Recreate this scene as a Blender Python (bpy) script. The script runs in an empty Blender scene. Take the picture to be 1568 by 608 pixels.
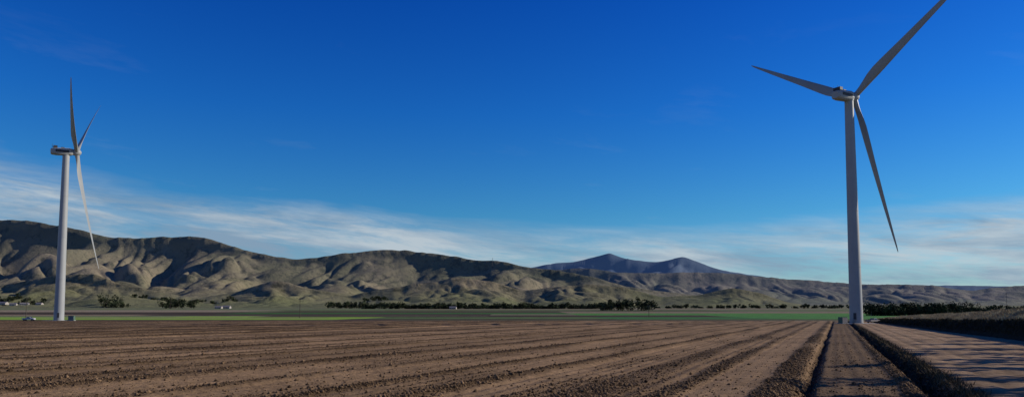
import bpy, math, numpy as np
from mathutils import Vector, Matrix
R=np.random.RandomState(7)
scene=bpy.context.scene
scene.view_settings.view_transform='Standard'
try: scene.view_settings.look='None'
except Exception: pass
scene.view_settings.exposure=0

# ---------------------------------------------------------------- noise
_p=np.random.RandomState(11).permutation(256); _p=np.concatenate([_p,_p,_p])
def perlin(x,y,seed=0):
    x=np.asarray(x,float)+seed*17.31; y=np.asarray(y,float)+seed*9.77
    xi=np.floor(x).astype(np.int64); yi=np.floor(y).astype(np.int64)
    xf=x-xi; yf=y-yi; xi&=255; yi&=255
    def g(a,b,dx,dy):
        h=_p[_p[a&255]+(b&255)]*(2*math.pi/256)
        return np.cos(h)*dx+np.sin(h)*dy
    f=lambda t:t*t*t*(t*(t*6-15)+10)
    u=f(xf); v=f(yf)
    a=g(xi,yi,xf,yf); b=g(xi+1,yi,xf-1,yf); c=g(xi,yi+1,xf,yf-1); d=g(xi+1,yi+1,xf-1,yf-1)
    return (a+(b-a)*u)*(1-v)+(c+(d-c)*u)*v
def fbm(x,y,o=4,seed=0):
    s=0; a=1
    for i in range(o):
        s=s+a*perlin(x*2**i,y*2**i,seed+i*3); a*=.5
    return s
sstep=lambda t:(lambda c:c*c*(3-2*c))(np.clip(t,0,1))

# ---------------------------------------------------------------- mesh helpers
def mesh_np(name,V,F,mat,col=None,smooth=False,parent=None):
    V=np.asarray(V,np.float32).reshape(-1,3); F=np.asarray(F,np.int32)
    me=bpy.data.meshes.new(name)
    me.vertices.add(len(V)); me.vertices.foreach_set('co',V.ravel())
    k=F.shape[1]; me.loops.add(F.size); me.loops.foreach_set('vertex_index',F.ravel())
    me.polygons.add(len(F)); me.polygons.foreach_set('loop_start',np.arange(0,F.size,k,dtype=np.int32))
    me.update(calc_edges=True)
    if smooth: me.polygons.foreach_set('use_smooth',np.ones(len(F),bool))
    if col is not None:
        at=me.color_attributes.new('tone','FLOAT_COLOR','POINT')
        c=np.ones((len(V),4),np.float32); c[:,:3]=np.asarray(col).reshape(-1,3)
        at.data.foreach_set('color',c.ravel())
    me.materials.append(mat)
    ob=bpy.data.objects.new(name,me); scene.collection.objects.link(ob)
    if parent: ob.parent=parent
    return ob
def grid_faces(nr,nc):
    i=np.arange(nr*nc).reshape(nr,nc)
    return np.stack([i[:-1,:-1],i[:-1,1:],i[1:,1:],i[1:,:-1]],-1).reshape(-1,4)
class Parts:
    def __init__(s): s.v=[]; s.f=[]; s.n=0
    def add(s,V,F):
        s.v+= [tuple(v) for v in V]; s.f+=[tuple(i+s.n for i in f) for f in F]; s.n+=len(V)
    def box(s,c,d,yaw=0,taper=1.0):
        c=Vector(c); x,y,z=[q/2 for q in d]; V=[]
        for zz,t in ((-z,1),(z,taper)):
            for a,b in ((-x,-y),(x,-y),(x,y),(-x,y)):
                a*=t;b*=t
                V.append((c.x+a*math.cos(yaw)-b*math.sin(yaw),c.y+a*math.sin(yaw)+b*math.cos(yaw),c.z+zz))
        s.add(V,[(3,2,1,0),(4,5,6,7),(0,1,5,4),(1,2,6,5),(2,3,7,6),(3,0,4,7)])
    def rev(s,prof,o,ax,n=24,cap=True):
        ax=Vector(ax).normalized(); o=Vector(o)
        a=ax.orthogonal().normalized(); b=ax.cross(a)
        V=[];F=[]
        for h,r in prof:
            for i in range(n):
                t=2*math.pi*i/n; V.append(o+ax*h+(a*math.cos(t)+b*math.sin(t))*r)
        for j in range(len(prof)-1):
            for i in range(n):
                F.append((j*n+i,j*n+(i+1)%n,(j+1)*n+(i+1)%n,(j+1)*n+i))
        if cap:
            F.append(tuple(range(n-1,-1,-1))); F.append(tuple(range((len(prof)-1)*n,len(prof)*n)))
        s.add(V,F)
    def make(s,name,mat,parent=None,smooth=False,bevel=0):
        me=bpy.data.meshes.new(name); me.from_pydata([tuple(v) for v in s.v],[],s.f); me.update()
        if smooth:
            me.polygons.foreach_set('use_smooth',[True]*len(me.polygons))
            try: me.set_sharp_from_angle(angle=math.radians(40))
            except Exception: pass
        me.materials.append(mat)
        ob=bpy.data.objects.new(name,me); scene.collection.objects.link(ob)
        if parent: ob.parent=parent
        if bevel:
            m=ob.modifiers.new('bevel','BEVEL'); m.width=bevel; m.segments=3
        return ob
def empty(name,loc,rz=0):
    e=bpy.data.objects.new(name,None); e.location=loc; e.rotation_euler=(0,0,rz); scene.collection.objects.link(e); return e

# ---------------------------------------------------------------- materials
def newmat(name,rough=.9,spec=.2):
    m=bpy.data.materials.new(name); m.use_nodes=True; nt=m.node_tree
    b=nt.nodes['Principled BSDF']; b.inputs['Roughness'].default_value=rough
    b.inputs['Specular IOR Level'].default_value=spec
    return m,nt,b
def N(nt,t,**kw):
    n=nt.nodes.new(t)
    for k,v in kw.items(): setattr(n,k,v)
    return n
def noise(nt,vec,scale,detail=6,rough=.6):
    n=N(nt,'ShaderNodeTexNoise'); n.inputs['Scale'].default_value=scale
    n.inputs['Detail'].default_value=detail; n.inputs['Roughness'].default_value=rough
    nt.links.new(vec,n.inputs['Vector']); return n.outputs[0]
def maprange(nt,v,a,b,c,d):
    n=N(nt,'ShaderNodeMapRange'); nt.links.new(v,n.inputs[0])
    for i,q in enumerate((a,b,c,d)): n.inputs[i+1].default_value=q
    return n.outputs[0]
def mix(nt,f,a,b,mode='MIX'):
    n=N(nt,'ShaderNodeMix'); n.data_type='RGBA'; n.blend_type=mode
    for s,v in ((0,f),(6,a),(7,b)):
        if hasattr(v,'is_linked') or hasattr(v,'links'): nt.links.new(v,n.inputs[s])
        else: n.inputs[s].default_value = v if s==0 else (*v,1)
    return n.outputs[2]
def M2(nt,op,a,b=0.0,c=None):
    n=N(nt,'ShaderNodeMath'); n.operation=op
    for i,v in enumerate((a,b,c)):
        if v is None: continue
        if isinstance(v,(int,float)): n.inputs[i].default_value=v
        else: nt.links.new(v,n.inputs[i])
    return n.outputs[0]
def bump(nt,b,h,strength,dist):
    n=N(nt,'ShaderNodeBump'); n.inputs['Strength'].default_value=strength; n.inputs['Distance'].default_value=dist
    nt.links.new(h,n.inputs['Height']); nt.links.new(n.outputs[0],b.inputs['Normal'])
def attrmat(name,scales,amp,bumpd=0,rough=.95,bs=3.0,stretch=None):
    m,nt,b=newmat(name,rough,.05)
    at=N(nt,'ShaderNodeAttribute'); at.attribute_name='tone'
    pos=N(nt,'ShaderNodeNewGeometry').outputs['Position']
    col=at.outputs['Color']
    for s in scales:
        f=maprange(nt,noise(nt,pos,s),.3,.7,1-amp,1+amp)
        c=N(nt,'ShaderNodeCombineColor')
        for i in range(3): nt.links.new(f,c.inputs[i])
        col=mix(nt,1.0,col,c.outputs[0],'MULTIPLY')
    nt.links.new(col,b.inputs['Base Color'])
    if bumpd: bump(nt,b,noise(nt,pos,bs,8,.7),1.0,bumpd)
    return m
def simple(name,c,rough=.6,spec=.3,amp=.12,scale=.6,metal=0):
    m,nt,b=newmat(name,rough,spec)
    pos=N(nt,'ShaderNodeNewGeometry').outputs['Position']
    f=maprange(nt,noise(nt,pos,scale),.3,.7,0,1)
    nt.links.new(mix(nt,f,tuple(q*(1-amp) for q in c),tuple(min(1,q*(1+amp)) for q in c)),b.inputs['Base Color'])
    b.inputs['Metallic'].default_value=metal
    return m
soil=attrmat('soil',(.12,1.3,7.0),.25,.12)
roadm=attrmat('road_dirt',(.15,.9,5.0),.24,.10)
leafm=attrmat('foliage',(.3,),.2)
grassm=attrmat('dry_grass_blades',(.4,),.25)
paint=simple('weathered_white_paint',(.31,.32,.31),.5,.3,.07,.15)
bladem=simple('blade_gelcoat',(.27,.28,.27),.5,.3,.08,.12)
darkm=simple('dark_metal',(.05,.05,.055),.6)
conc=simple('concrete',(.32,.31,.29),.9)
wood=simple('pole_wood',(.09,.07,.055),.9)
bark=simple('bark',(.13,.10,.08),.9)
glass=simple('glass_dark',(.02,.025,.03),.1,.5)
white=simple('white_body_paint',(.5,.5,.5),.3,.5,.03)
wallm=simple('render_wall',(.34,.31,.27),.9)
roofm=simple('metal_roof',(.2,.18,.17),.6)
green=simple('cabinet_green',(.08,.14,.10),.5)

# ---------------------------------------------------------------- ground
HC=3.9
def gz(y):
    t=np.maximum(np.asarray(y,float)-480,0)
    return .0135*t*t/(t+150)
CR,SR=.916,.401          # row direction = (SR,CR)
ridges=[-3.0,-7.4]
w=-7.4
while w>-520:
    w-=R.uniform(3.4,7.6); ridges.append(w)
ridges=np.array(sorted(ridges)); RH=R.uniform(.08,.36,len(ridges)); RW=R.uniform(.45,1.1,len(ridges))
TONE=R.uniform(.74,1.26,len(ridges))
BKy=np.array([-40,30,60,98,160,260,330]); BKx=np.array([22,41,54,67.9,91,129,156])
def ground_fn(x,y):
    x=np.asarray(x,float); y=np.asarray(y,float)
    w0=x*CR-y*SR; s=x*SR+y*CR
    w=w0+.35*perlin(s/18,w0/9,3)+.12*perlin(s/2.5,w0/2.5,4)
    i0=np.clip(np.searchsorted(ridges,w),1,len(ridges)-1)
    i=np.where(np.abs(ridges[i0]-w)<np.abs(ridges[i0-1]-w),i0,i0-1)
    d=np.abs(w-ridges[i]); prof=np.exp(-(d/RW[i])**2)
    big=.5+.5*np.clip(fbm(s/14,w0/5,2,8)*1.6,-1,1)
    z=prof*RH[i]*(.6+.6*big)
    rough=np.clip(prof*(.45+.6*big)*(.5+2.4*RH[i])+.16+.55*fbm(s/30,w0/3.0,3,21),0,1)
    z=z+.035*np.cos(2*math.pi*w/1.0)*(1-prof)
    z=z+(.02+.085*rough)*fbm(x/.45,y/.45,3,5)+.03*fbm(x/2.2,y/2.2,2,15)
    # explicit furrow and ditch beside the road
    fur=np.exp(-((w+1.6)/.38)**2); dit=np.exp(-((w-4.3)/.55)**2)
    bed=sstep((w+1.4)/.5)*sstep((4.0-w)/.5)
    strip=sstep((w+6.9)/.5)*sstep((-3.6-w)/.5)
    z=z*(1-bed*.4)*(1-strip*.7)-.45*fur-.6*dit+.16*np.exp(-((w-3.3)/.4)**2)+.2*np.exp(-((w-5.3)/.5)**2)
    rough=np.where(strip>.3,rough*.15,rough); rough=np.maximum(rough,np.maximum(fur,dit)); rough=np.where((w>2.8)&(w<6),1,rough)
    infield=sstep((6.3-w)/.7)*sstep((338-y)/6)
    z=z*infield
    bx=np.interp(y,BKy,BKx)
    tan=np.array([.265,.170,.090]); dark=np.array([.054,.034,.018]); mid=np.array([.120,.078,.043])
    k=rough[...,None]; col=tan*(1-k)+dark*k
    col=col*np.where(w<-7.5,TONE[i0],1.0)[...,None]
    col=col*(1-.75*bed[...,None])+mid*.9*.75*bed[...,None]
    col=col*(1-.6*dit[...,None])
    out=(w0>6)[...,None]
    col=np.where(out,np.array([.22,.16,.10]),col)
    # land around / right of bank: dry grass ground
    col=np.where((x>bx)[...,None],np.array([.17,.15,.09]),col)
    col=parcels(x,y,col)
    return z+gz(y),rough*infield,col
P=[ # y0,y1,x0,x1,colour
 (338,352,-900,118,(.05,.036,.024)),
 (352,372,-900,900,(.12,.085,.052)),
 (372,480,-900,-290,(.09,.15,.05)),(372,392,-290,60,(.06,.043,.03)),(372,430,-60,250,(.07,.08,.035)),
 (392,600,-440,-95,(.21,.32,.05)),(420,520,-900,-440,(.11,.23,.06)),
 (392,440,-95,60,(.06,.043,.03)),(440,560,-95,60,(.09,.13,.045)),
 (430,560,60,170,(.05,.14,.04)),(430,680,170,900,(.07,.19,.045)),
 (500,530,-330,-130,(.22,.17,.11)),(560,700,-900,-260,(.15,.16,.08)),(560,620,-200,-20,(.05,.035,.025)),
 (640,720,-900,-330,(.22,.16,.10)),(640,740,-330,-20,(.06,.04,.03)),(560,660,-20,170,(.06,.042,.03)),
 (700,900,-1200,-300,(.06,.045,.03)),(740,860,-300,60,(.05,.12,.03)),(660,800,60,500,(.08,.20,.045)),
 (860,1000,-300,300,(.075,.052,.035)),(800,960,60,700,(.20,.155,.10)),(900,1150,-1400,-350,(.25,.20,.13)),
 (1000,1200,-350,300,(.09,.11,.045)),(960,1250,300,1300,(.12,.14,.065)),(1150,1500,-1800,-200,(.14,.155,.075)),(1200,1500,-200,500,(.18,.15,.09)),]
def parcels(x,y,col):
    far=y>338
    base=np.array([.16,.155,.085])
    col=np.where(far[...,None],base,col)
    yy=y+3*perlin(x/60,y/60,2)
    for y0,y1,x0,x1,c in P:
        m=(yy>=y0)&(yy<y1)&(x>=x0)&(x<x1)
        col=np.where(m[...,None],np.array(c),col)
    return col
us=np.concatenate([np.linspace(-3,-.86,40)[:-1],np.linspace(-.86,.86,1250),np.linspace(.86,3,40)[1:]])
ys=np.concatenate([[-300,-120,-60],np.linspace(-14,22,30),np.geomspace(23,338,640),np.geomspace(341,1800,170),np.geomspace(1900,30000,24)])
U,Y=np.meshgrid(us,ys); X=U*(np.maximum(Y,-10)+14); X[:3]=U[:3]*150
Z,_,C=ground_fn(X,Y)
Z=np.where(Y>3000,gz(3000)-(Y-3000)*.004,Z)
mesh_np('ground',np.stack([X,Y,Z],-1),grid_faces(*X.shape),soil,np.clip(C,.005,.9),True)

# clods of earth
n=200000
yy=HC*739/np.random.RandomState(3).uniform(HC*739/150,HC*739/27,n)
uu=R.uniform(-.8,.62,n); xx=uu*yy
zz,rr,cc=ground_fn(xx,yy)
ww=xx*CR-yy*SR
keep=(R.rand(n)<np.clip(rr*1.1-.12,.05,1))&(ww<6.0)
xx,yy,zz,cc,rr=xx[keep],yy[keep],zz[keep],cc[keep],rr[keep]; n=len(xx)
size=np.exp(R.normal(-3.3,.5,n))*(1+.25*rr); size=np.clip(size,.02,.16)
octv=np.array([(1,0,0),(0,1,0),(-1,0,0),(0,-1,0),(0,0,1),(0,0,-1)],float)
octf=np.array([(0,1,4),(1,2,4),(2,3,4),(3,0,4),(1,0,5),(2,1,5),(3,2,5),(0,3,5)])
V=octv[None]*R.uniform(.6,1.3,(n,6,1))*size[:,None,None]
a=R.uniform(0,6.28,n); ca,sa=np.cos(a)[:,None],np.sin(a)[:,None]
V=np.stack([V[...,0]*ca-V[...,1]*sa,V[...,0]*sa+V[...,1]*ca,V[...,2]*.8],-1)
V+=np.stack([xx,yy,zz+size*.25],-1)[:,None]
F=(octf[None]+6*np.arange(n)[:,None,None]).reshape(-1,3)
kc=np.repeat(np.array([.11,.071,.040])*R.uniform(.5,2.1,(n,1)),6,axis=0)
mesh_np('soil_clods',V,F,soil,kc)

# ---------------------------------------------------------------- dirt road
ny=260; nx=60
ry=np.geomspace(12,332,ny); q=np.linspace(0,1,nx)
wl=5.9+.35*perlin(ry/3.0,ry*0,31)+.25*perlin(ry/.8,ry*0,32)
lx=(wl+ry*SR)/CR
rx=np.interp(ry,BKy,BKx)+.3
RX=lx[:,None]*(1-q)+rx[:,None]*q; RY=np.repeat(ry[:,None],nx,1)
RWc=RX*CR-RY*SR
tr=sum(a*np.exp(-((RWc-c-.3*perlin(RY/30,RY*0,c_))/.35)**2) for a,c,c_ in ((1,8.0,61),(1,10.0,61),(.8,13.2,62),(.8,15,62),(.6,17.5,63),(.6,19.4,63)))
RZ=.08+.05*fbm(RX/2,RY/2,3,40)-.07*tr; RZ[:,0]=-.03
rc=np.array([.30,.198,.112])*(1+.45*fbm(RX/4,RY/9,4,44))[...,None]
e=np.clip((RWc-6.2)/1.0,0,1)[...,None]; rc=rc*(.5+.5*e)
rc=rc*(1-.32*np.clip(tr,0,1)[...,None])
mesh_np('dirt_road',np.stack([RX,RY,RZ],-1),grid_faces(ny,nx),roadm,np.clip(rc,.02,.6),True)

# ---------------------------------------------------------------- earth bank with dry grass
by=np.concatenate([np.linspace(-40,60,50),np.linspace(61,330,300)])
bx=np.interp(by,BKy,BKx); 
face=np.interp(by,[-40,60,98,160,260,320,330],[3.0,3.0,2.7,2.2,1.5,.7,.0]); top=np.interp(by,[-40,98,160,260,320,330],[2.1,2.1,1.5,.8,.3,0])
off=np.array([-.6,0,.4,.9,1.4,1.9,2.4,3.2,4.5,6,7.5,9,12,20,30])
hf=np.array([0,.03,.25,.55,.8,.95,1,1,1,1,1,1,.8,.3,-.05]); ht=np.array([0,0,0,0,0,0,.03,.15,.4,.7,.9,1,.8,.2,0])
BX=bx[:,None]+off[None,:]*1.0; BY=np.repeat(by[:,None],len(off),1)
BZ=face[:,None]*hf+top[:,None]*ht
BZ=BZ+.25*fbm(BX/1.6,BY/2.2,4,50)*np.clip(BZ,0,1)+.3*fbm(BX/12,BY/12,2,52)*np.clip(BZ,0,1)
BZ[:,0]=-.05; BZ[:,-1]=-.1
BX=BX+.5*fbm(BY/3,BY*0+BX,3,51)*(off>0)
bc=np.where((ht>.02)[None,:,None],np.array([.22,.175,.10]),np.array([.03,.025,.016]))*np.ones(BX.shape+(1,))  # dark soil on the face, deepened to paint its shadow side
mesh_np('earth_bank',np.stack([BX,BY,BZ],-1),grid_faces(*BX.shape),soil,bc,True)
def blades(name,pts,hgt,wid,cols,mat,lean=.35):
    n=len(pts); a=R.uniform(0,6.28,n); h=hgt*R.uniform(.5,1.4,n); w=wid*R.uniform(.6,1.4,n)
    dx=np.cos(a)*w; dy=np.sin(a)*w
    l=R.normal(0,lean,(n,2))*h[:,None]
    V=np.zeros((n,3,3)); V[:,0]=pts+np.stack([dx,dy,0*dx-.03],-1); V[:,1]=pts-np.stack([dx,dy,0*dx+.03],-1)
    V[:,2]=pts+np.stack([l[:,0],l[:,1],h],-1)
    return mesh_np(name,V,np.arange(3*n).reshape(-1,3),mat,np.repeat(cols,3,axis=0))
n=60000
k=np.clip((R.beta(1,1.3,n)*300+45).astype(int),0,len(by)-2); j=R.randint(2,len(off)-4,n); f=R.rand(n,1); g=R.rand(n,1)
G=np.stack([BX,BY,BZ],-1)
pts=(G[k,j]*(1-f)+G[k,j+1]*f)*(1-g)+(G[k+1,j]*(1-f)+G[k+1,j+1]*f)*g
patch=fbm(pts[:,0]/5,pts[:,1]/5,2,60)
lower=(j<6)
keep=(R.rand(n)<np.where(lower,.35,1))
cg=np.where(lower[:,None],np.array([.045,.04,.022]),np.array([.46,.36,.20]))*(1+.8*patch[:,None])*R.uniform(.6,1.3,(n,1))  # blades on the face coloured dark as its shade, top ones pale
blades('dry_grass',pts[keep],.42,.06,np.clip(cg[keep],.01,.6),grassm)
# weeds and clumps on the ditch edge
n=9000
s=R.uniform(36,250,n)**1.0; s=36+ (s-36)*R.rand(n); wv=4.3+R.normal(.9,.55,n)
px=s*SR+wv*CR; py=s*CR-wv*SR
cl=fbm(px/1.5,py/1.5,2,70)>-.05
px,py=px[cl],py[cl]; pz,_,_=ground_fn(px,py)
pts=np.stack([px,py,pz],-1)
blades('ditch_weeds',pts,.28,.04,np.array([.09,.07,.04])*R.uniform(.4,1.8,(len(pts),1)),grassm,.6)

# ---------------------------------------------------------------- hills (bearing / elevation survey of the ridgelines, unit 1/1132)
TM=[(-1400,150),(-1000,146),(-784,142),(-754,142),(-724,138),(-684,132),(-644,121),(-619,116),(-584,115),(-559,115),(-524,116),(-494,117),(-464,114),(-434,103),(-409,96),(-384,90),(-354,85),(-334,82),(-294,85),(-264,90),(-234,93),(-204,96),(-164,97),(-144,92),(-114,90),(-84,85),(-54,81),(-34,80),(-4,76),(16,71),(56,66),(86,62),(121,56),(146,48),(176,40),(216,34),(256,30),(300,26),(346,22),(400,14),(450,9),(520,6),(1400,4)]
TR=[(-1400,30),(-100,50),(60,64),(100,69),(130,66),(156,62),(216,61),(266,62),(316,61),(366,57),(416,52),(466,48),(516,45),(556,43),(600,43),(646,42),(676,36),(706,34),(736,39),(784,41),(1400,34)]
TF=[(-1400,60),(-784,42),(-700,58),(-640,60),(-600,45),(-540,32),(-480,22),(-420,32),(-364,50),(-310,38),(-250,25),(-200,36),(-150,44),(-84,54),(-30,48),(20,34),(70,40),(116,44),(176,38),(230,24),(290,28),(336,39),(380,30),(420,16),(480,8),(600,5),(1400,3)]
TB=[(-1400,40),(-50,60),(30,68),(66,76),(96,77),(121,83),(138,87),(150,91),(160,87),(180,81),(205,77),(220,77),(245,81),(262,85),(276,80),(301,71),(326,64),(400,52),(500,42),(1400,35)]
def smooth(tab,w=5):
    xs=np.arange(-1400,1401,2.0); tb=np.array(tab,float); v=np.interp(xs,tb[:,0],tb[:,1])
    k=np.exp(-(np.arange(-20,21)*2.0/w)**2/2); k/=k.sum(); return xs,np.convolve(np.pad(v,20,'edge'),k,'valid')
def layer(x,y,tab,yb,yc,seed,lam,a1=.62,wob=.04,gcap=3000,st1=2.0,fine=1.0,sm=4,crest=1.6):
    u=x/y; xs,vs=smooth(tab,sm)
    D=yc*(1+wob*perlin(u*4,u*0,seed))
    ang=np.interp(u*1132,xs,vs)+crest*fbm(u*28,u*0,4,seed+9)
    ht=ang/1132*D+HC-gz(np.minimum(D,gcap))
    ht=np.maximum(ht,2)
    t=(y-yb)/(D-yb); s=np.clip(t,0,1)
    r=.26*s**1.1+.74*sstep(s)
    r=np.where(t>1,1-sstep((t-1)*.9),r); r=np.where(t<0,0,r)
    wx=x+lam*.38*fbm(x/lam/1.3,y/lam/1.3,2,seed+1); wy=y+lam*.35*fbm(x/lam,y/lam,2,seed+2)
    def bw(l,k,st):
        v=np.abs(perlin(wx/l,wy/(l*st),seed+k))*2.6
        return np.tanh(np.sqrt(v*v+.0015)*1.1)/.98
    b1=bw(lam,5,st1); b2=bw(lam*.42,6,1.6); b3=bw(lam*.18,7,1.4)
    wg=np.clip(4.6*s*(1-s),0,1)**.5
    b2w=np.where(t>1,0,wg)
    m=(1-a1*(1-b1)*b2w)*(1-.44*fine*(1-b2)*b2w)*(1-.23*fine*(1-b3)*b2w)
    return ht*r*m
def smax(a,b,k=8.0):
    h=np.clip(.5+.5*(a-b)/k,0,1); return b*(1-h)+a*h+k*h*(1-h)*.5
def hill_z(x,y):
    g=gz(np.minimum(y,3000))
    a=layer(x,y,TM,1700,2950,100,400,.76)
    f=layer(x,y,TF,1520,2080,140,250,.6)
    c=layer(x,y,TR,3300,4500,180,520,.66)
    z=smax(smax(a,f),c)-4
    z=z+np.clip(z/80,0,1)*2.8*fbm(x/50,y/50,4,170)
    return g+z-1.5*sstep((1700-y)/150)+2
us=np.linspace(-1.2,1.2,1250); ys=np.concatenate([np.arange(1500,3350,6.5),np.geomspace(3360,5600,110)])
U,Y=np.meshgrid(us,ys); X=U*Y; Z=hill_z(X,Y)
hm,nt,b=newmat('hill_scrub_painted_haze',.95,.05)
geo=N(nt,'ShaderNodeNewGeometry'); pos=geo.outputs['Position']
sp=N(nt,'ShaderNodeSeparateXYZ'); nt.links.new(pos,sp.inputs[0])
n1=maprange(nt,noise(nt,pos,.0030,7,.6),.36,.64,0,1)
c1=mix(nt,n1,(.135,.130,.064),(.255,.205,.125))
lowf=maprange(nt,sp.outputs[2],20,85,.6,0)
c1=mix(nt,lowf,c1,(.145,.165,.075))
n2=maprange(nt,noise(nt,pos,.022,9,.78),.49,.60,0,1)
n3=maprange(nt,noise(nt,pos,.09,5,.7),.56,.62,0,.5)
sep=N(nt,'ShaderNodeSeparateXYZ'); nt.links.new(geo.outputs['Normal'],sep.inputs[0])
steep=maprange(nt,sep.outputs[2],.97,.82,0,1)
f2=M2(nt,'MULTIPLY',n2,M2(nt,'ADD',M2(nt,'MULTIPLY',steep,.6),.2))
f2=M2(nt,'MAXIMUM',f2,n3)
high=M2(nt,'MULTIPLY',maprange(nt,sp.outputs[2],110,320,0,.6),maprange(nt,noise(nt,pos,.004,6,.6),.38,.58,.1,1))
c2=mix(nt,M2(nt,'MAXIMUM',f2,high),c1,(.042,.043,.022))  # dark scrub on steep and high slopes, also painting in their shade
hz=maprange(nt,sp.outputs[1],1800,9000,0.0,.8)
c3=mix(nt,hz,c2,(.07,.105,.165))  # aerial haze painted into the base colour, bluer with distance
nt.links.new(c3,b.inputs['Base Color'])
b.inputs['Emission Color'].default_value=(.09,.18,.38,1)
nt.links.new(maprange(nt,sp.outputs[1],1800,9500,0.004,.14),b.inputs['Emission Strength'])  # faint blue glow growing with distance, part of the painted haze
bump(nt,b,noise(nt,pos,.05,8,.7),.8,6)
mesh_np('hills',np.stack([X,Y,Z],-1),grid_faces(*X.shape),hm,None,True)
us=np.linspace(-1.2,1.2,900); ys=np.geomspace(5400,12000,150)
U,Y=np.meshgrid(us,ys); X=U*Y
Z=layer(X,Y,TB,6000,9300,220,1000,.55,.04,480,sm=3,crest=1.4)
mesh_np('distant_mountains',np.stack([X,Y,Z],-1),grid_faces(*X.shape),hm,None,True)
def surf(x,y): 
    x=np.asarray(x,float); y=np.asarray(y,float)
    return np.where(y>1500,np.maximum(hill_z(x,np.maximum(y,1)),gz(y)),gz(y))

# ---------------------------------------------------------------- trees
def foliage(centres,radii,n,leaf,base):
    Vs=[];Cs=[]
    for c,r in zip(centres,radii):
        k=max(6,int(n))
        d=R.normal(size=(k,3)); d/=np.linalg.norm(d,axis=1)[:,None]; d*=(R.rand(k,1)**.45)*np.asarray(r)
        p=np.asarray(c)+d
        a=R.normal(size=(k,3)); a/=np.linalg.norm(a,axis=1)[:,None]
        bb=np.cross(a,R.normal(size=(k,3))); bb/=np.linalg.norm(bb,axis=1)[:,None]
        s=leaf*R.uniform(.5,1.4,(k,1))
        Vs.append(np.stack([p+a*s,p-a*s*.6+bb*s*.8,p-a*s*.6-bb*s*.8],1))
        Cs.append(np.repeat(np.asarray(base)*R.uniform(.5,1.6)*R.uniform(.7,1.4,(k,1)),3,axis=0))
    return np.concatenate(Vs).reshape(-1,3),np.concatenate(Cs)
def tree_mass(name,items,leaf,base,per=26):
    C=[];Rr=[]; tr=Parts()
    for x,y,h,wd in items:
        g=float(surf(x,y)); 
        tr.rev([(0,.25+h*.012),(h*.6,.12)],(x,y,g-.3),(0,0,1),6,False)
        for q in range(8):
            C.append((x+R.normal(0,wd*.28),y+R.normal(0,wd*.28),g+h*R.uniform(.22,.88))); s=wd*R.uniform(.2,.38); Rr.append((s,s,s*1.0))
    V,Cc=foliage(C,Rr,per,leaf,base)
    ob=mesh_np(name,V,np.arange(len(V)).reshape(-1,3),leafm,Cc)
    tr.make('trunks',bark,ob)
B=lambda b,y:(b/1132*y)
def row(b0,b1,y,n,h,w,jit=.15):
    out=[]
    for i in range(n):
        b=b0+(b1-b0)*(i+R.uniform(-.4,.4))/max(1,n-1)
        yy=y*(1+R.uniform(-.02,.02)); out.append((B(b,yy),yy,h*R.uniform(1-jit*2,1+jit*2),w*R.uniform(.8,1.3)))
    return out
dg=(.033,.042,.021)
tree_mass('distant_tree_row',row(-280,-225,1480,14,12,12)+row(-225,150,1400,125,7.5,11,.3),1.3,dg)
tree_mass('eucalyptus_grove',row(140,182,1080,14,13,11,.2)+row(192,214,1080,9,15,11,.2),1.1,dg)
tree_mass('farm_tree_cluster',row(-532,-504,1480,11,18,13)+row(-494,-486,1460,3,14,10),1.3,dg)
tree_mass('farm_tree_cluster',row(-628,-592,1640,12,16,14,.3)+row(-784,-715,1800,16,9,11,.4),1.3,dg)
tree_mass('distant_tree_row',row(-225,-190,1900,8,10,12,.3)+row(-600,-420,1900,18,6,12,.4)+row(225,540,1520,30,5,10,.45),1.4,dg)
tree_mass('windbreak_trees',row(545,700,640,75,8.0,9,.25)+row(700,900,660,50,7,9,.22),.7,dg,34)
def tree(name,x,y,h,cr):
    e=empty(name,(x,y,0)); p=Parts(); C=[];Rr=[]
    p.rev([(0,.38),(h*.25,.27),(h*.6,.18),(h*.92,.06)],(0,0,2.5),(R.normal(0,.03),R.normal(0,.03),1),10)
    for q in range(13):
        z0=2.5+h*R.uniform(.25,.85); a=R.uniform(0,6.28); L=cr*R.uniform(.5,1.1)
        d=Vector((math.cos(a),math.sin(a),.6)).normalized()
        p.rev([(0,.09),(L,.03)],(0,0,z0),d,6,False)
        c=Vector((0,0,z0))+d*L; C.append(tuple(c)); s=cr*R.uniform(.28,.5); Rr.append((s,s,s*.8))
    p.make('trunk_and_limbs',bark,e,True)
    V,Cc=foliage(C,Rr,160,.2,(.055,.08,.035))
    mesh_np('crown',V,np.arange(len(V)).reshape(-1,3),leafm,Cc,parent=e)
for x,y,h in ((44,40,12),(50,49,13),(57,56,10),(60,62,15),(65,67,12),(69,75,14),(76,84,15),(83,95,13),(91,107,14),(99,121,12),(110,140,12)):
    tree('roadside_tree',x+R.uniform(-1,1),y,h,2.6)

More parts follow.
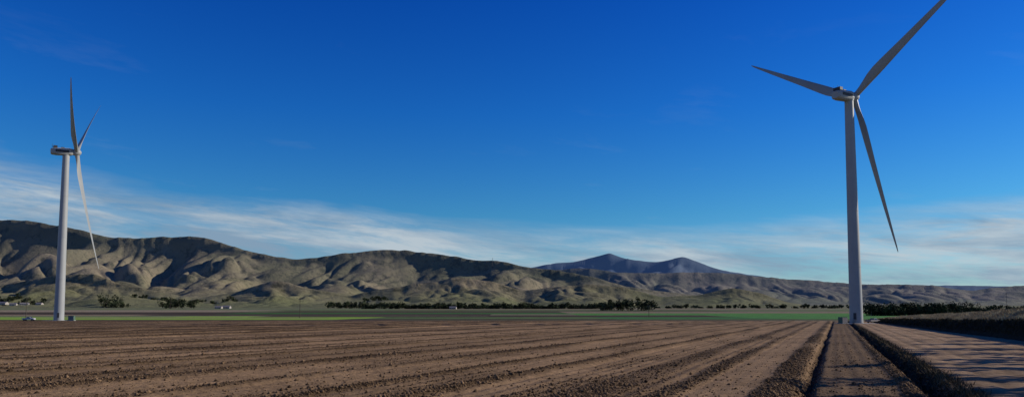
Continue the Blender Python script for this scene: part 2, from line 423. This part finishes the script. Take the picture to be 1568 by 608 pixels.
# ---------------------------------------------------------------- wind turbines
def loft_blade(name,parent,root,tip,axis,pitch,bend):
    root=Vector(root); tip=Vector(tip); e=(tip-root); L=e.length; e.normalize()
    n=Vector(axis).normalized(); tt=n.cross(e).normalized(); n2=e.cross(tt).normalized()
    rs=[0,.02,.05,.09,.14,.19,.25,.33,.42,.52,.62,.72,.82,.9,.96,.99,1]
    ch=[2.0,2.0,2.15,2.6,3.2,3.5,3.35,3.0,2.6,2.25,1.9,1.55,1.2,.9,.65,.4,.12]
    th=[2.0,2.0,1.9,1.6,1.2,.95,.8,.66,.54,.44,.35,.27,.2,.14,.09,.05,.02]
    m=20; V=[];F=[]
    for r,c,t in zip(rs,ch,th):
        an=math.radians(pitch+12*(1-r)**2); cd=tt*math.cos(an)+n2*math.sin(an); td=e.cross(cd)
        ctr=root+e*(L*r)+n2*(bend*4*r*(1-r))
        rd=max(0,1-r/.12)
        for i in range(m):
            a=2*math.pi*i/m; xx=math.cos(a); 
            shape=math.sin(a)*(rd+(1-rd)*(.62+.38*xx) )
            V.append(ctr+cd*(xx*c/2 - (1-rd)*(c-1.2)*.28)+td*(shape*t/2))
    for j in range(len(rs)-1):
        for i in range(m): F.append((j*m+i,j*m+(i+1)%m,(j+1)*m+(i+1)%m,(j+1)*m+i))
    F.append(tuple(range(m-1,-1,-1))); F.append(tuple(range((len(rs)-1)*m,len(rs)*m)))
    p=Parts(); p.add(V,F); p.make(name,bladem,parent,True)
def turbine(base,axis,hubd,hubz,tips,pitch,door_yaw):
    e=empty('wind_turbine',base); b0=Vector(base)
    ax=Vector(axis).normalized(); axt=(ax+Vector((0,0,.07))).normalized()
    hub=Vector((ax.x*hubd,ax.y*hubd,hubz))
    H=hubz-1.9
    p=Parts(); prof=[(0,2.45),(.25,2.45),(.25,2.22)]
    for z in (20,40,60): 
        r=2.2+(1.5-2.2)*z/H; prof+=[(z-.12,r+.003),(z-.12,r+.05),(z+.12,r+.05),(z+.12,r)]
    prof+=[(H,1.5),(H,1.65),(H+.5,1.65)]
    p.rev(prof,(0,0,0),(0,0,1),48); p.make('tower',paint,e,True)
    p=Parts(); p.rev([(-.3,7),(.08,7),(.1,3)],(0,0,0),(0,0,1),24); p.make('foundation',conc,e)
    p=Parts(); dx,dy=math.cos(door_yaw),math.sin(door_yaw)
    p.box((dx*2.24,dy*2.24,2.6),(.12,.95,2.2),door_yaw)
    for i in range(6): p.box((dx*(2.7+.3*i),dy*(2.7+.3*i),1.45-.22*i),(.28,1.1,.06),door_yaw)
    p.make('door_and_steps',darkm,e)
    side=Vector((0,0,1)).cross(axt).normalized(); up=axt.cross(side)
    p=Parts(); V=[];F=[]
    secs=[(-1.6,1.25,1.3),(-2.0,1.6,1.6),(-3.2,1.85,1.8),(-8.5,1.85,1.75),(-10.4,1.7,1.5),(-10.9,1.4,1.15)]
    m=20
    for h,wx,hz in secs:
        for i in range(m):
            a=2*math.pi*i/m; cx,sy=math.cos(a),math.sin(a)
            k=(abs(cx)**4+abs(sy)**4)**-.25
            V.append(hub+axt*h+side*(cx*k*wx)+up*(sy*k*hz))
    for j in range(len(secs)-1):
        for i in range(m): F.append((j*m+i,j*m+(i+1)%m,(j+1)*m+(i+1)%m,(j+1)*m+i))
    F.append(tuple(range(m-1,-1,-1))); F.append(tuple(range((len(secs)-1)*m,len(secs)*m)))
    p.add(V,F); p.make('nacelle',paint,e,True)
    yaw=math.atan2(ax.y,ax.x)
    p=Parts(); c=hub+axt*-8.9+up*2.2; p.box(c,(1.6,2.8,1.1),yaw)
    c=hub+axt*-5.8+up*1.95; p.box(c,(1.4,1.2,.5),yaw)
    for s_ in (-.8,.8):
        c=hub+axt*-10.2+side*s_+up*1.6; p.rev([(0,.05),(1.9,.04)],c,(0,0,1),6)
    p.make('nacelle_cooler_and_mast',darkm,e)
    p=Parts()
    for s_ in (-1,1):
        p.box(hub+axt*-6.2+side*(1.86*s_)+up*.1,(5.6,.06,1.1),yaw)
    p.make('nacelle_side_vents',darkm,e)
    p=Parts(); p.rev([(-1.55,1.35),(-1.2,1.6),(0,1.75),(1.0,1.55),(1.7,1.0),(2.05,.35),(2.12,.05)],hub,axt,28); 
    p.make('hub',paint,e,True)
    for i,t in enumerate(tips):
        t=Vector(t)-b0; d=(t-hub).normalized()
        loft_blade('blade_%d'%(i+1),e,hub+d*.9,t,axt,pitch,-.5)
    return e
turbine((122.1,263,0),(.85,.5,0),3.0,82.0,[(100.8,305,107.2),(148.9,223.5,115.5),(137.5,262,25.2)],14,-2.2)
turbine((-217.2,355.5,0),(.8,.6,0),4.4,82.0,[(-192.0,315,106.0),(-226.6,400,117.3),(-207.2,370,25.5)],30,-1.2)

# ---------------------------------------------------------------- service things
def cabinet(x,y,yaw):
    e=empty('transformer_cabinet',(x,y,float(gz(y))),yaw)
    p=Parts(); p.box((0,0,.1),(3.0,2.6,.24)); p.make('plinth',conc,e)
    p=Parts(); p.box((0,0,1.2),(2.4,1.9,1.96)); p.box((0,0,2.24),(2.6,2.1,.1)); p.make('housing',green,e,bevel=.03)
    p=Parts()
    for s_ in(-.6,.6): p.box((s_,-.97,1.2),(1.1,.04,1.7))
    p.make('doors',roofm,e)
cabinet(115.5,259,.4); cabinet(-209,352,.2)
def pickup(x,y,yaw,mat):
    e=empty('pickup_truck',(x,y,.02+float(gz(y))),yaw)
    p=Parts(); V=[];
    side=[(-2.7,.55),(2.65,.55),(2.7,.9),(2.55,1.12),(1.35,1.2),(.75,1.78),(-.55,1.8),(-.8,1.18),(-2.68,1.15)]
    for yy_,k in ((-.95,1),(.95,1)):
        for a,b_ in side: V.append((a,yy_*(.86 if b_>1.5 else 1),b_))
    n=len(side); F=[tuple(range(n)),tuple(range(2*n-1,n-1,-1))]+[(i,(i+1)%n+0,n+(i+1)%n,n+i)[::-1] for i in range(n)]
    p.add(V,F); p.make('body',mat,e,bevel=.05)
    p=Parts()
    for s_ in(-1,1): 
        p.add([(-.5,s_*.98,1.2),(1.15,s_*.98,1.25),(.68,s_*.90,1.7),(-.45,s_*.90,1.7)],[(0,1,2,3)])
    p.add([(1.34,-.8,1.25),(1.34,.8,1.25),(.82,.7,1.74),(.82,-.7,1.74)],[(0,1,2,3)])
    p.box((-1.75,0,1.18),(1.7,1.6,.06)); p.make('windows_and_bed',glass,e)
    p=Parts()
    for a in(-1.7,1.75):
        for s_ in(-1,1): p.rev([(-.13,.34),(-.1,.4),(.1,.4),(.13,.34)],(a,s_*.86,.4),(0,1,0),16)
    p.make('wheels',darkm,e)
pickup(131.5,270,.5,roofm); pickup(-228,350,.1,white)
def pole(x,y,h,z=None):
    g=float(surf(x,y)) if z is None else z
    e=empty('utility_pole',(x,y,g)); p=Parts()
    p.rev([(-.5,.2),(h,.13)],(0,0,0),(0,0,1),10); p.make('post',wood,e)
    p=Parts(); p.box((0,0,h-.7),(2.6,.14,.16)); p.box((0,0,h-1.8),(2.0,.14,.16)); p.make('crossarms',wood,e)
    p=Parts()
    for a in(-1.2,-.5,.5,1.2): p.rev([(0,.06),(.12,.09),(.24,.05)],(a,0,h-.62),(0,0,1),8)
    p.make('insulators',conc,e)
pole(B(-324,520),520,13.5); pole(B(209,560),560,9); pole(B(756,800),800,22); pole(B(-742,440),440,13); pole(B(-522,1450),1450,28)
mx,my=B(-30,2950),2950.
e=empty('radio_mast',(mx,my,float(surf(mx,my)))); p=Parts(); 
for a in range(3): p.rev([(-3,.35),(42,.25)],(math.cos(a*2.1)*1.4,math.sin(a*2.1)*1.4,0),(0,0,1),6)
for k in range(12): p.rev([(-.15,1.7),(.15,1.7)],(0,0,3+k*3.2),(0,0,1),6)
p.make('lattice',darkm,e)
def house(name,x,y,L,W,h,yaw,wall,roof):
    e=empty(name,(x,y,float(surf(x,y))-.2),yaw)
    p=Parts(); p.add([(-L/2,-W/2,0),(L/2,-W/2,0),(L/2,W/2,0),(-L/2,W/2,0),(-L/2,-W/2,h),(L/2,-W/2,h),(L/2,W/2,h),(-L/2,W/2,h),(-L/2,0,h+W*.28),(L/2,0,h+W*.28)],
      [(0,1,5,4),(2,3,7,6),(1,2,6,9,5),(3,0,4,8,7)]); p.make('walls',wall,e)
    p=Parts(); o=.5
    for s_ in(-1,1):
        p.add([(-L/2-o,s_*(W/2+o),h-.15),(L/2+o,s_*(W/2+o),h-.15),(L/2+o,0,h+W*.28+.1),(-L/2-o,0,h+W*.28+.1)],[(0,1,2,3)])
    p.make('roof',roof,e)
    p=Parts()
    for k in range(int(L//4)): p.box((-L/2+2+k*4,-W/2-.03,h*.55),(1.4,.05,1.2))
    p.make('windows',glass,e)
    p=Parts(); p.box((L*.18,-W/2-.06,1.1),(1.1,.05,2.2)); p.make('door',darkm,e)
for b_,yy_,L,W,h,nm in ((-778,1750,22,11,4,'farm_barn'),(-762,1730,14,9,3.5,'farmhouse'),(-745,1760,18,10,4,'farm_barn'),(-722,1750,14,9,3.5,'farmhouse'),
    (-448,1450,13,8,3,'farmhouse'),(-436,1460,15,9,3.5,'farm_barn'),(-90,1330,12,8,3,'farmhouse')):
    house(nm,B(b_,yy_),yy_,L,W,h,R.uniform(-.4,.4),wallm,roofm)

# ---------------------------------------------------------------- light & sky
AZ,EL=math.radians(78),math.radians(23)
S=Vector((math.sin(AZ)*math.cos(EL),math.cos(AZ)*math.cos(EL),math.sin(EL)))
sl=bpy.data.lights.new('sun','SUN'); sl.energy=4.6; sl.angle=math.radians(.5); sl.color=(1,.91,.78)
so=bpy.data.objects.new('sun',sl); so.rotation_euler=S.to_track_quat('Z','Y').to_euler(); so.location=(0,0,300); scene.collection.objects.link(so)
wd=bpy.data.worlds.new('World'); scene.world=wd; wd.use_nodes=True; nt=wd.node_tree
bg=nt.nodes['Background']; bg.inputs['Strength'].default_value=.085
sky=N(nt,'ShaderNodeTexSky'); sky.sky_type='NISHITA'; sky.sun_disc=False; sky.sun_elevation=EL; sky.sun_rotation=AZ
sky.air_density=1.0; sky.dust_density=.3; sky.ozone_density=3.0; sky.altitude=100
hs=N(nt,'ShaderNodeHueSaturation'); hs.inputs['Saturation'].default_value=1.25; hs.inputs['Value'].default_value=1.0
nt.links.new(sky.outputs[0],hs.inputs['Color'])
tc=N(nt,'ShaderNodeTexCoord'); g=tc.outputs['Generated']
sp=N(nt,'ShaderNodeSeparateXYZ'); nt.links.new(g,sp.inputs[0]); dx,dy,dz=sp.outputs
rp=N(nt,'ShaderNodeValToRGB'); cr=rp.color_ramp
stops=[(0,(.36,.50,.62)),(.13,(.17,.43,.60)),(.26,(.075,.35,.68)),(.45,(.020,.23,.66)),(1,(.03,.20,.55))]
cr.elements[0].position=0; cr.elements[0].color=(*stops[0][1],1)
cr.elements[1].position=1; cr.elements[1].color=(*stops[-1][1],1)
for p_,c_ in stops[1:-1]:
    el=cr.elements.new(p_); el.color=(*c_,1)
nt.links.new(dz,rp.inputs[0])
tint=mix(nt,1.0,hs.outputs[0],rp.outputs[0],'MULTIPLY')
tint=mix(nt,1.0,tint,(2.0,2.0,2.0),'MULTIPLY')
def cloudnoise(sx,sz,scale,det=8,rough=.6,off=0):
    c=N(nt,'ShaderNodeCombineXYZ'); 
    nt.links.new(M2(nt,'MULTIPLY_ADD',dx,sx,off),c.inputs[0]); nt.links.new(M2(nt,'MULTIPLY',dy,sx),c.inputs[1]); nt.links.new(M2(nt,'MULTIPLY',M2(nt,'MULTIPLY_ADD',dx,.10,dz),sz),c.inputs[2])
    n=N(nt,'ShaderNodeTexNoise'); n.inputs['Scale'].default_value=scale; n.inputs['Detail'].default_value=det
    n.inputs['Roughness'].default_value=rough; n.inputs['Distortion'].default_value=.35
    nt.links.new(c.outputs[0],n.inputs['Vector']); return n.outputs[0]
line=M2(nt,'MULTIPLY_ADD',M2(nt,'MULTIPLY',dx,dx),.13,M2(nt,'MULTIPLY_ADD',dx,-.035,.108))
big=cloudnoise(1,7,1.8,5,.55)
line2=M2(nt,'ADD',line,M2(nt,'MULTIPLY',M2(nt,'SUBTRACT',big,.5),.12))
band=maprange(nt,M2(nt,'SUBTRACT',line2,dz),-.012,.03,0,1)
fine=maprange(nt,cloudnoise(1,7.5,6,10,.68,3),.39,.56,.38,1)
low=M2(nt,'MULTIPLY',band,fine)
wisp=M2(nt,'MULTIPLY',maprange(nt,cloudnoise(1,5,4.5,8,.62,19),.62,.80,0,.16),maprange(nt,dz,.08,.36,1,.1))
cl=M2(nt,'MULTIPLY',M2(nt,'MAXIMUM',low,wisp),.9)
shade=maprange(nt,cloudnoise(1,8,4,7,.62,11),.38,.6,0,1)
cc=mix(nt,shade,(2.8,4.0,5.4),(5.9,6.7,7.3))
col=mix(nt,cl,tint,cc)
nt.links.new(col,bg.inputs['Color'])

# ---------------------------------------------------------------- camera
cd=bpy.data.cameras.new('camera'); cam=bpy.data.objects.new('camera',cd); scene.collection.objects.link(cam)
cam.location=(0,0,HC); cam.rotation_euler=(math.radians(90+4.2),0,0)
cd.sensor_width=36; cd.lens=36*1132/1568; cd.shift_y=.058; cd.clip_end=60000; cd.clip_start=.3
scene.camera=cam
